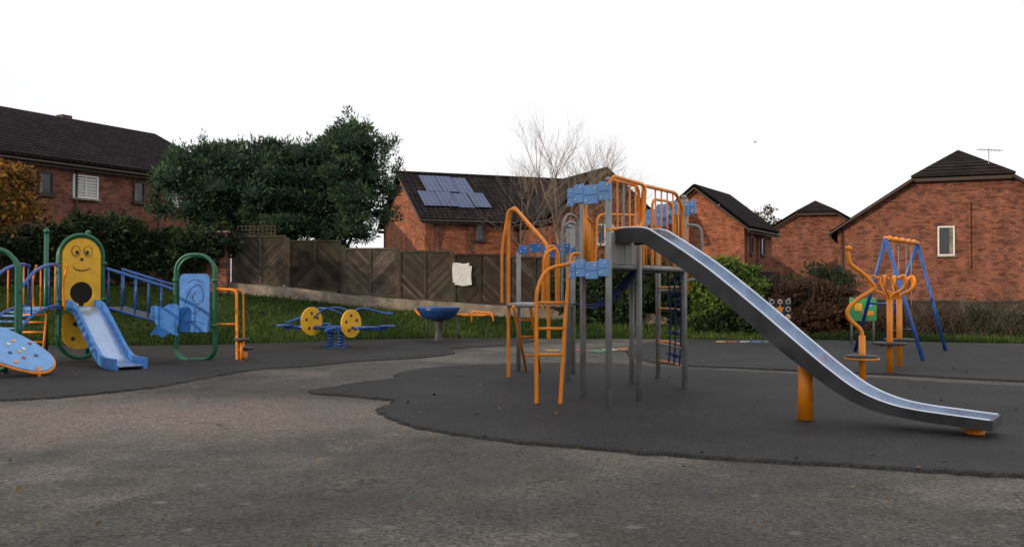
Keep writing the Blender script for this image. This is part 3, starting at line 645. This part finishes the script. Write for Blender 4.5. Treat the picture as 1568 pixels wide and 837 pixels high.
# ---------------------------------------------------------------- fence
def clip(poly,x0,x1,y0,y1):
    def cl(P,ins,inter):
        out=[]
        for i in range(len(P)):
            a,b=P[i-1],P[i]
            if ins(b):
                if not ins(a): out.append(inter(a,b))
                out.append(b)
            elif ins(a): out.append(inter(a,b))
        return out
    def ix(c): return lambda a,b:(c,a[1]+(b[1]-a[1])*(c-a[0])/(b[0]-a[0]))
    def iy(c): return lambda a,b:(a[0]+(b[0]-a[0])*(c-a[1])/(b[1]-a[1]),c)
    for ins,it in ((lambda p:p[0]>=x0,ix(x0)),(lambda p:p[0]<=x1,ix(x1)),(lambda p:p[1]>=y0,iy(y0)),(lambda p:p[1]<=y1,iy(y1))):
        if poly: poly=cl(poly,ins,it)
    return poly
def fence(name,pts,hf,zf):
    E=empty(name,(*pts[0],zf(*pts[0])))
    vs=[];fs=[];vr=[]
    def prism(O,xd,out,th,off,var):
        nn=V((xd.y,-xd.x,0)); o=len(vs); N=len(out)
        for s in(1,-1):
            for x,z in out: vs.append(O+xd*x+V((0,0,z))+nn*(off+s*th/2)); vr.append(var)
        fs.append([o+i for i in range(N)]); fs.append([o+N+i for i in range(N-1,-1,-1)])
        for i in range(N): fs.append((o+i,o+(i+1)%N,o+N+(i+1)%N,o+N+i))
    kk=0
    for a,b in zip(pts[:-1],pts[1:]):
        a=V((*a,0));b=V((*b,0)); L=(b-a).length; n=max(1,round(L/1.86)); d=(b-a)/L; w=L/n
        for i in range(n):
            O=a+d*w*i; mid=O+d*w/2; z0=zf(mid.x,mid.y); h=hf(mid.x)+random.uniform(-.05,.05); O=V((O.x,O.y,z0)); pw=w-.12
            Oc=O+d*(w/2); pv=random.random()*.6
            inv=(kk%3!=1)
            for sgn in(-1,1):
                c=-pw/2-.2
                while c<h+pw/2:
                    y=lambda x,cc: (cc+x if inv else cc-x+pw/2)
                    P=[(0,y(0,c)),(pw/2,y(pw/2,c)),(pw/2,y(pw/2,c+.13)),(0,y(0,c+.13))]
                    P=clip(P,0.01,pw/2-.03,.14,h-.05)
                    if P and len(P)>2:
                        P=[(sgn*x,z) for x,z in P]
                        if sgn<0: P.reverse()
                        prism(Oc,d,P,.018,random.uniform(-.008,.008),min(1,pv+random.random()**1.5*.45))
                    c+=.142
            prism(Oc,d,[(-pw/2,.14),(pw/2,.14),(pw/2,h-.06),(-pw/2,h-.06)],.012,-.04,.0)
            for (x0,x1,zz0,zz1) in((-pw/2,pw/2,h-.06,h),(-pw/2,pw/2,.08,.15),(-.03,.03,.15,h-.06),(-pw/2,-pw/2+.04,.15,h-.06),(pw/2-.04,pw/2,.15,h-.06)):
                prism(Oc,d,[(x0,zz0),(x1,zz0),(x1,zz1),(x0,zz1)],.045,.025,pv+.2)
            prism(O,d,[(-.05,-.3),(.05,-.3),(.05,h+.08),(-.05,h+.08)],.1,0,.5+random.random()*.5)
            kk+=1
    o=mesh('boards',vs,fs,M['wood'],E); at=o.data.attributes.new('var','FLOAT','POINT'); at.data.foreach_set('value',np.array(vr,dtype=np.float32))
    return E
fz=lambda x,y: gz(x,FY if x>-9.5 else 30)+.24
fence('wooden_fence',[(-9.3,30.5),(9,30.5)],lambda x:1.75 if x<2 else 1.7,fz)
fence('wooden_fence',[(9,30.5),(22.5,29.5)],lambda x:1.0,lambda x,y:.12)
fence('wooden_fence',[(-19,26.2),(-10.6,29.9)],lambda x:1.5,lambda x,y:1.65)
lw=empty('retaining_wall',(-4,30.3,0))
xw=np.arange(-9.4,9.1,.25); vs=[]
for x in xw:
    zt=gz(x,FY)+.33+random.gauss(0,.008)
    for (dy,z) in((-.28,gz(x,FY)-.4),(-.28+random.gauss(0,.006),zt),(.02,zt),(.02,gz(x,FY)-.4)): vs.append((x,30.5+dy,z))
fs=[]
for i in range(len(xw)-1):
    for j in range(4): fs.append((4*i+j,4*i+(j+1)%4,4*i+4+(j+1)%4,4*i+4+j))
fs+=[(0,1,2,3),(len(vs)-4,len(vs)-3,len(vs)-2,len(vs)-1)]
mesh('wall',vs,fs,M['concrete'],lw)
bw=empty('brick_wall',(-10,30.1,1.5))
box('wall',(-9.98,30.1,2.35),(1.25,.23,2.0),M['brick_c'],bw); box('coping',(-9.98,30.1,3.38),(1.33,.3,.06),M['concrete'],bw)
tr=empty('trellis',(-8.6,30.6,3.3))
for z in(3.36,3.48,3.60): box('rail',(-8.55,30.6,z),(1.3,.02,.03),M['bark'],tr)
for k in range(10): box('slat',(-9.18+k*.14,30.58,3.45),(.03,.02,.36),M['bark'],tr)
vs=[];fs=[];K=9
for j in range(K):
    for i in range(K):
        u=i/(K-1); v=j/(K-1); e=.012*math.sin(v*7+i) if i in(0,K-1) else 0
        vs.append((-1.98+.63*u+e,30.40+.012*math.sin(u*9+v*5)+random.gauss(0,.004),1.62+.74*v+(.02*math.sin(u*8) if j in(0,K-1) else 0)))
for j in range(K-1):
    for i in range(K-1):
        if (i,j) in((0,0),(7,7)): continue
        fs.append((j*K+i,j*K+i+1,(j+1)*K+i+1,(j+1)*K+i))
mesh('white_sheet',vs,fs,M['blind'],solid=.003)

# ---------------------------------------------------------------- houses
def house(name,loc,rz,L,D,eave,ridge,wins=(),kL=0,kR=0,brick='brick',o=.3,gwins=(),base=-.5,pipes=()):
    E=empty(name,(loc[0],loc[1],0),rz,world=False); dz=ridge-eave; B=M[brick]
    def gab(x,k):
        if k>0: zk=ridge-k*dz; yk=D/2*(1-k); return [(x,0,base),(x,D,base),(x,D,eave),(x,D-yk,zk),(x,yk,zk),(x,0,eave)]
        return [(x,0,base),(x,D,base),(x,D,eave),(x,D/2,ridge-.02),(x,0,eave)]
    for x,k,nm in((0,kL,'gable_wall'),(L,kR,'gable_wall')):
        g=gab(x,k); mesh(nm,g,[list(range(len(g)))],B,E)
    for y in(0,D): mesh('side_wall',[(0,y,base),(L,y,base),(L,y,eave),(0,y,eave)],[(0,1,2,3)],B,E)
    p=dz/(D/2); lift=.13; oe=.32
    def rp(x,y): 
        z=eave+min(y,D-y)*p+lift; return (x,y,z)
    for side in(0,1):
        f=(lambda y:y) if side==0 else (lambda y:D-y)
        P=[rp(-o,f(-oe)),rp(L+o,f(-oe))]
        if kR>0: P+=[rp(L+o,f(D/2*(1-kR))),rp(L-kR*D/2,f(D/2))]
        else: P+=[rp(L+o,f(D/2))]
        if kL>0: P+=[rp(kL*D/2,f(D/2)),rp(-o,f(D/2*(1-kL)))]
        else: P+=[rp(-o,f(D/2))]
        mesh('roof_slope',P,[list(range(len(P)))],M['roof'],E,solid=.11)
        y=-oe-.05 if side==0 else D+oe+.05
        tube('gutter',[V((-o,y,eave-oe*p+.02)),V((L+o,y,eave-oe*p+.02))],.055,M['brown'],E)
        box('fascia',(L/2,-oe+.05 if side==0 else D+oe-.05,eave-oe*p-.03),(L+2*o-.1,.03,.16),M['brown'],E)
    for x,k,s in((-o,kL,1),(L+o,kR,-1)):
        if k>0:
            yk=D/2*(1-k); P=[rp(x-s*.06,yk-.1),rp(x-s*.06,D-yk+.1),rp((kL*D/2 if s==1 else L-kR*D/2),D/2)]
            P=[(a,b,c+.012) for a,b,c in P]
            mesh('hip_slope',P,[(0,1,2)],M['roof'],E,solid=.1)
            for q in(0,1): tube('hip_tiles',[V(P[q])+V((0,0,.03)),V(P[2])+V((0,0,.03))],.07,M['roof'],E)
            box('hip_fascia',(x,D/2,P[0][2]-.12),(.04,D-2*yk,.14),M['brown'],E)
        for f in((lambda y:y),(lambda y:D-y)):
            a=V(rp(x,f(-oe))); b_=V(rp(x,f(D/2*(1-k) if k>0 else D/2))); a.z-=.12; b_.z-=.12
            tube('bargeboard',[a,b_],.06,M['brown'],E)
    x0=kL*D/2 if kL>0 else -o; x1=L-kR*D/2 if kR>0 else L+o
    n=int((x1-x0)/.4)
    for i in range(n):
        a=x0+(x1-x0)*i/n; cyl('ridge_tile',(a,D/2,ridge+lift+.0),(a+(x1-x0)/n-.015,D/2,ridge+lift+.0),.10,M['roof'],E,n=10,r2=.095)
    def win(cx,z0,z1,w,face,fm,blind):
        z=(z0+z1)/2;h=z1-z0
        def bx(nm,dx,zz,sx,sz,pr,th,mat):
            if face=='f': box(nm,(cx+dx,-pr,zz),(sx,th,sz),mat,E)
            else: box(nm,(-pr,cx+dx,zz),(th,sx,sz),mat,E)
        bx('glass',0,z,w-.06,h-.06,.004,.02,M['blind'] if blind else M['glass'])
        if blind:
            for q in range(int(h/.12)): bx('slat',0,z0+.1+q*.12,w-.12,.015,.02,.012,M['concrete'])
        elif w>.4:
            bx('curtain',-w*.3,z,w*.22,h-.14,.016,.01,M['concrete'])
        fw=.06
        for dx in((-w/2+fw/2),(w/2-fw/2)): bx('frame',dx,z,fw,h,.02,.09,fm)
        if w>.7: bx('frame',0,z,.05,h-2*fw,.02,.08,fm)
        for zz in(z0+fw/2,z1-fw/2): bx('frame',0,zz,w-2*fw,fw,.02,.088,fm)
        bx('sill',0,z0-.04,w+.14,.07,.05,.16,M['concrete'] if fm is M['white'] else M['brown'])
        bx('lintel',0,z1+.09,w+.2,.16,.012,.03,M['brick_c'])
    for (cx,z0,z1,w,fm,bl) in wins: win(cx,z0,z1,w,'f',M[fm],bl)
    for (cx,z0,z1,w,fm,bl) in gwins: win(cx,z0,z1,w,'g',M[fm],bl)
    for (face,c) in pipes:
        if face=='f': cyl('downpipe',(c,-.08,base),(c,-.08,eave-.15),.04,M['brown'],E,n=10)
        else: cyl('downpipe',(-.08,c,base),(-.08,c,eave+.1),.04,M['brown'],E,n=10)
    return E
hl=house('brick_house',(-21.1,27.2),math.radians(61.4),17,11,6.3,8.9,brick='brick_c',
  wins=[(7.74,5.0,5.85,.6,'brown',0),(9.43,5.0,5.9,1.1,'white',1),(11.9,5.05,5.9,.55,'brown',0),(13.75,5.0,5.9,.9,'white',1),(5,5,5.9,1,'white',0)],pipes=[('f',9.0),('f',12.9),('f',3)])
box('chimney_vent',(12.4,5.5,9.1),(.5,.4,.25),M['brown'],hl)
hm=house('brick_house',(-4.3,45.1),math.radians(21.4),13,8.7,5.0,7.6,brick='brick_b',
  wins=[(2.85,3.9,4.75,.55,'brown',0),(5.2,3.9,4.75,.55,'brown',0),(6.9,3.9,4.75,.9,'brown',0),(9.5,3.9,4.75,.9,'white',0)],pipes=[('f',.5),('f',2.2),('g',8.2)])
p=(7.6-5.0)/(8.7/2)
def roofpanel(E,x0,x1,y0,y1,eave,p):
    vs=[(x,y,eave+y*p+.13+.09) for x,y in((x0,y0),(x1,y0),(x1,y1),(x0,y1))]; mesh('solar_panel',vs,[(0,1,2,3)],M['solar'],E,solid=.05)
for k in range(4): roofpanel(hm,.2+k*.9,1.07+k*.9,.7,2.16,5.0,p)
for k in range(3): roofpanel(hm,.75+k*.88,1.60+k*.88,2.2,3.85,5.0,p)
house('brick_house',(6.99,45),math.radians(111),6,5.5,4.9,7.1,brick='brick',gwins=[(2.7,3.6,4.6,.9,'white',0)])
house('brick_house',(11.7,46),math.radians(60),5.4,5,4.67,6.65,brick='brick_b',wins=[(1.2,3.3,4.2,.5,'brown',0),(3.4,3.3,4.2,.7,'brown',0)],pipes=[('f',.2),('f',2.3)])
house('brick_house',(22.7,59),math.radians(74),9,5.8,5.3,7.1,brick='brick',kL=.4,kR=.4)
hr=house('brick_house',(24.5,38.1),math.radians(68),10,10.3,4.2,7.6,kL=.37,kR=.37,brick='brick',gwins=[(5.79,2.95,4.25,.68,'white',0)],pipes=[('g',10.1)])
tube('vent_pipe',[V((-.08,4.86,2.4)),V((-.08,4.86,5.3))],.05,M['brick_c'],hr)
house('brick_house',(-14,-17),math.radians(90),22,10,7.4,10,brick='brick_c')  # unseen house behind the camera, added and sized to shade the playground
an=empty('tv_aerial',(20.9,40,6.6))
cyl('mast',(20.9,40,5.9),(20.9,40,7.65),.018,M['grey'],an,n=8); cyl('boom',(20.4,40,7.6),(21.5,40,7.55),.014,M['grey'],an,n=8)
for k in range(7): cyl('element',(20.45+k*.16,39.8,7.59-.007*k),(20.45+k*.16,40.2,7.59-.007*k),.008,M['grey'],an,n=6)
sd=empty('satellite_dish',(14.9,41,2.1)); lathe('dish',(14.75,41.3,2.25),[(.001,0),(.15,.02),(.3,.09),(.31,.09),(.15,.005),(.001,-.02)],M['black'],sd,20,axis=(.3,-1,.4)); cyl('arm',(14.75,41.3,2.2),(15.1,42.0,2.0),.02,M['black'],sd,n=8)

# ---------------------------------------------------------------- vegetation
def tree_trunk(name,E,p,h,r,limbs,spread,depth=2,mat='bark'):
    T_=Tw(); branch(T_,V(p),V((0,0,1)),h,r,depth,spread,.2,8,limbs); return mesh(name,T_.v,T_.f,M[mat],E)
ct=empty('conifer_tree',(-8.3,33,1.3)); tree_trunk('trunk',ct,(-9.5,33,1.0),1.9,.28,3,.5,1); tree_trunk('trunk',ct,(-6.2,33.4,1.0),2.1,.25,3,.45,1)
def crown(parts,n,rmin,rmax):
    out=[]
    for (cx,cy,cz,rx,ry,rz,w) in parts:
        for i in range(int(n*w)):
            d=V((random.gauss(0,1),random.gauss(0,1),random.gauss(0,1))).normalized(); f=random.uniform(.45,.95)
            r=random.uniform(rmin,rmax); out.append((cx+d.x*rx*f,cy+d.y*ry*f,cz+d.z*rz*f,r,r,r*random.uniform(.5,.8)))
    return out
parts=[(-10.8,33,4.9,2.0,2.0,1.6,1),(-8.4,33,5.0,1.9,2.0,1.7,1),(-6.0,33,5.15,1.75,1.8,2.15,1.1),(-10.2,33,5.8,1.4,1.4,.8,.7),(-8.6,33,5.9,1.0,1.4,.7,.5),(-5.7,33,6.4,.8,.8,.9,.4),(-7.0,33,5.9,1.2,1.2,.9,.5),(-8.3,33,3.8,3.0,1.6,.7,.8)]
cl=crown(parts,46,.32,.72)
foliage('crown',cl,440,.14,M['conif'],ct,aspect=.34,up=.6,hollow=.62,out=.5)
tips=[]
for (x,z) in ((-12.3,6.4),(-12.1,6.6),(-11.7,6.2),(-12.0,5.8),(-10.9,6.4),(-10.7,6.8),(-10.4,6.6),(-10.0,6.5),(-9.4,6.7),(-8.7,6.6),(-7.9,6.6),(-7.2,6.7),(-6.6,6.9),(-6.1,7.2),(-5.85,7.5),(-5.7,7.6),(-5.5,7.3),(-5.0,7.0),(-4.6,6.9),(-4.5,6.5),(-4.3,6.0),(-12.9,5.2),(-12.95,4.7),(-4.25,5.2),(-4.3,4.4)):
    for _ in range(4): tips.append((x+random.gauss(0,.22),33+random.gauss(0,.5),z-.2+random.gauss(0,.15),.15,.2,.33))
foliage('tip_fronds',tips,90,.13,M['conif'],ct,aspect=.3,up=1.0,core=False,hollow=.1)
iv=empty('ivy_hedge',(-14,28.6,1.5)); cl=[]
for i in range(120):
    t=random.random(); x=-19.5+t*10.2; y=26.6+t*3.7+random.gauss(0,.25); z=random.uniform(2.7,3.35)+.25*math.sin(x*1.3); cl.append((x,y,z,random.uniform(.3,.55),.4,random.uniform(.25,.5)))
for i in range(30):
    t=random.random(); x=-19.5+t*9.5; cl.append((x,26.15+t*3.75,random.uniform(1.9,2.7),.3,.15,.35))
foliage('leaves',cl,210,.12,M['ivy'],iv,aspect=.8,up=0)
iv=empty('ivy_hedge',(4,30,.5)); cl=[]
for i in range(85):
    x=random.uniform(1.2,6.6); cl.append((x,30.1+random.gauss(0,.2),random.uniform(.4,2.2)+.15*math.sin(x*2),random.uniform(.3,.5),.3,random.uniform(.3,.45)))
foliage('leaves',cl,210,.11,M['ivy'],iv,aspect=.8,up=0)
gbh=empty('green_bush',(7,29.3,0)); cl=crown([(6.6,29.5,1.75,.85,.6,.8,1),(7.4,29.4,1.55,.65,.6,.8,1),(6.4,29.2,1.0,.7,.5,.8,.8)],24,.22,.4)
foliage('leaves',cl,260,.10,M['bushg'],gbh,aspect=.8,up=.3)
cl=crown([(6.9,29.0,.5,1.2,.4,.5,1)],20,.25,.4); foliage('lower_leaves',cl,200,.10,M['ivy'],gbh,aspect=.8)
rb=empty('russet_bush',(9.4,29,0)); cl=crown([(8.9,29.2,.9,.9,.6,.85,1),(10.2,29.2,.95,.8,.6,.8,1),(9.6,28.8,.5,1.3,.5,.5,1)],22,.22,.4)
foliage('leaves',cl,150,.09,M['bushr'],rb,aspect=.6,up=.5)
T_=Tw()
for i in range(60): branch(T_,V((random.uniform(8.2,11.2),29.2+random.gauss(0,.3),0)),V((random.gauss(0,.25),random.gauss(0,.2),1)).normalized(),random.uniform(1.0,1.6),.012,1,.35,.2,4,2)
mesh('twigs',T_.v,T_.f,M['bark'],rb)
for cx,w,h in((12.6,1.5,1.2),(15.8,2.2,1.6)):
    tb=empty('twiggy_shrub',(cx,28,0)); T_=Tw()
    for i in range(130): branch(T_,V((cx+random.uniform(-w,w),27.8+random.gauss(0,.4),0)),V((random.gauss(0,.5),random.gauss(0,.3),1)).normalized(),random.uniform(.5,h*.85),.010,1,.45,.15,4,2,.25)
    mesh('twigs',T_.v,T_.f,M['bark'],tb)
    foliage('leaves',[(cx+random.uniform(-w,w),28.2,random.uniform(.15,h*.55),.35,.3,.3) for _ in range(30)],110,.08,M['bushr'] if cx<15 else M['ivy'],tb,core=False,hollow=.2)
at=empty('autumn_tree',(-14.6,24.6,0)); tree_trunk('trunk',at,(-14.6,24.6,.3),2.2,.12,3,.5,2)
cl=crown([(-14.1,24.6,4.0,1.5,1.2,1.2,1),(-13.6,24.4,4.5,.8,.8,.8,.5),(-13.3,24.4,3.5,.8,.8,.5,.5)],30,.2,.45)
foliage('leaves',cl,65,.12,M['autumn'],at,aspect=.75,core=False,hollow=.1)
def bare(name,p,h,r,depth,spread,mat,kids=3,lean=(0,0,1),jit=.15,rk=.6):
    E=empty(name,p); T_=Tw(); branch(T_,V(p),V(lean).normalized(),h,r,depth,spread,.2,6,kids,jit,rk); mesh('branches',T_.v,T_.f,M[mat],E); return E
random.seed(21)
bare('bare_tree',(2.1,36,.6),3.35,.11,4,.48,'twig',3,(-.12,0,1),rk=.66)
bare('bare_tree',(1.0,36.5,.6),2.9,.09,4,.5,'twig',3,(-.1,0,1),rk=.66)
bare('bare_tree',(3.2,36.3,.6),3.0,.09,4,.5,'twig',3,rk=.66)
bare('bare_tree',(-2.4,33.5,1),1.8,.045,3,.45,'bark',3)
bare('bare_tree',(8.6,33,0),1.2,.04,3,.45,'bark',3)
ot=empty('deciduous_tree',(17.2,62,0)); tree_trunk('trunk',ot,(17.4,64,0),3.4,.18,3,.4,2,'bark')
foliage('leaves',crown([(17.7,64,5.2,1.4,1.2,2.2,1)],36,.35,.6),120,.18,M['olive'],ot,core=False,hollow=.2)
dt=empty('distant_trees',(0,85,0)); cl=[]
for i in range(170): cl.append((random.uniform(-75,75),85+random.gauss(0,2),random.uniform(.5,2.6),random.uniform(1,2),1.2,random.uniform(.8,1.5)))
foliage('foliage',cl,60,.5,M['ivy'],dt)
sh=empty('garden_shrub',(11.5,36,0)); foliage('leaves',crown([(9,36,1.2,1.8,.8,1.0,1),(12.4,37,1.4,1.6,.8,1.0,1)],18,.3,.55),140,.14,M['ivy'],sh)
bd=empty('bird',(16,60,11.1)); 
lathe('body',(16,60,11.1),[(.001,-.09),(.025,-.05),(.035,0),(.02,.06),(.008,.09)],M['black'],bd,8,axis=(1,.2,0))
for s in(-1,1): mesh('wing',[(15.97,60,11.11),(16.03,60,11.11),(16.0,60-.08*s,11.17),(15.95,60-.18*s,11.15)],[(0,1,2,3)],M['black'],bd,solid=.005)

# ---------------------------------------------------------------- light
sd_=V((.80,.60,-.26)).normalized()
sun=bpy.data.lights.new('sun','SUN'); sun.energy=2.6; sun.angle=math.radians(.6); sun.color=(1,.80,.58)
so=bpy.data.objects.new('sun',sun); so.rotation_euler=sd_.to_track_quat('-Z','Y').to_euler(); so.location=(-30,-10,20); COL.objects.link(so)
w=bpy.data.worlds.new('World'); sc.world=w; w.use_nodes=True; n=w.node_tree.nodes; l=w.node_tree.links; bg=n['Background']
sk=n.new('ShaderNodeTexSky'); sk.sky_type='NISHITA'; sk.sun_disc=False; sk.sun_elevation=math.asin(-sd_.z); sk.sun_rotation=math.atan2(-sd_.x,-sd_.y)%(2*math.pi); sk.dust_density=2
tc=n.new('ShaderNodeTexCoord'); cn=n.new('ShaderNodeTexNoise'); cn.inputs['Scale'].default_value=1.6; cn.inputs['Detail'].default_value=5; l.new(tc.outputs['Generated'],cn.inputs['Vector'])
cr_=n.new('ShaderNodeValToRGB'); cr_.color_ramp.elements[0].position=.3; cr_.color_ramp.elements[0].color=(.82,.82,.82,1); cr_.color_ramp.elements[1].position=.5; cr_.color_ramp.elements[1].color=(1,1,1,1); l.new(cn.outputs['Fac'],cr_.inputs['Fac'])
mx=n.new('ShaderNodeMix'); mx.data_type='RGBA'; l.new(cr_.outputs['Color'],mx.inputs[0]); l.new(sk.outputs['Color'],mx.inputs[6]); mx.inputs[7].default_value=(10.1,10.1,10.3,1)
l.new(mx.outputs[2],bg.inputs['Color']); bg.inputs['Strength'].default_value=.1

# ---------------------------------------------------------------- camera
cam=bpy.data.cameras.new('camera'); cam.sensor_width=36; cam.lens=36*1400/1568; cam.clip_end=1500
co=bpy.data.objects.new('camera',cam); co.location=(0,0,1.55); co.rotation_euler=(math.radians(90.88),0,0); COL.objects.link(co); sc.camera=co
sc.view_settings.view_transform='Standard'; sc.view_settings.look='None'; sc.view_settings.exposure=0
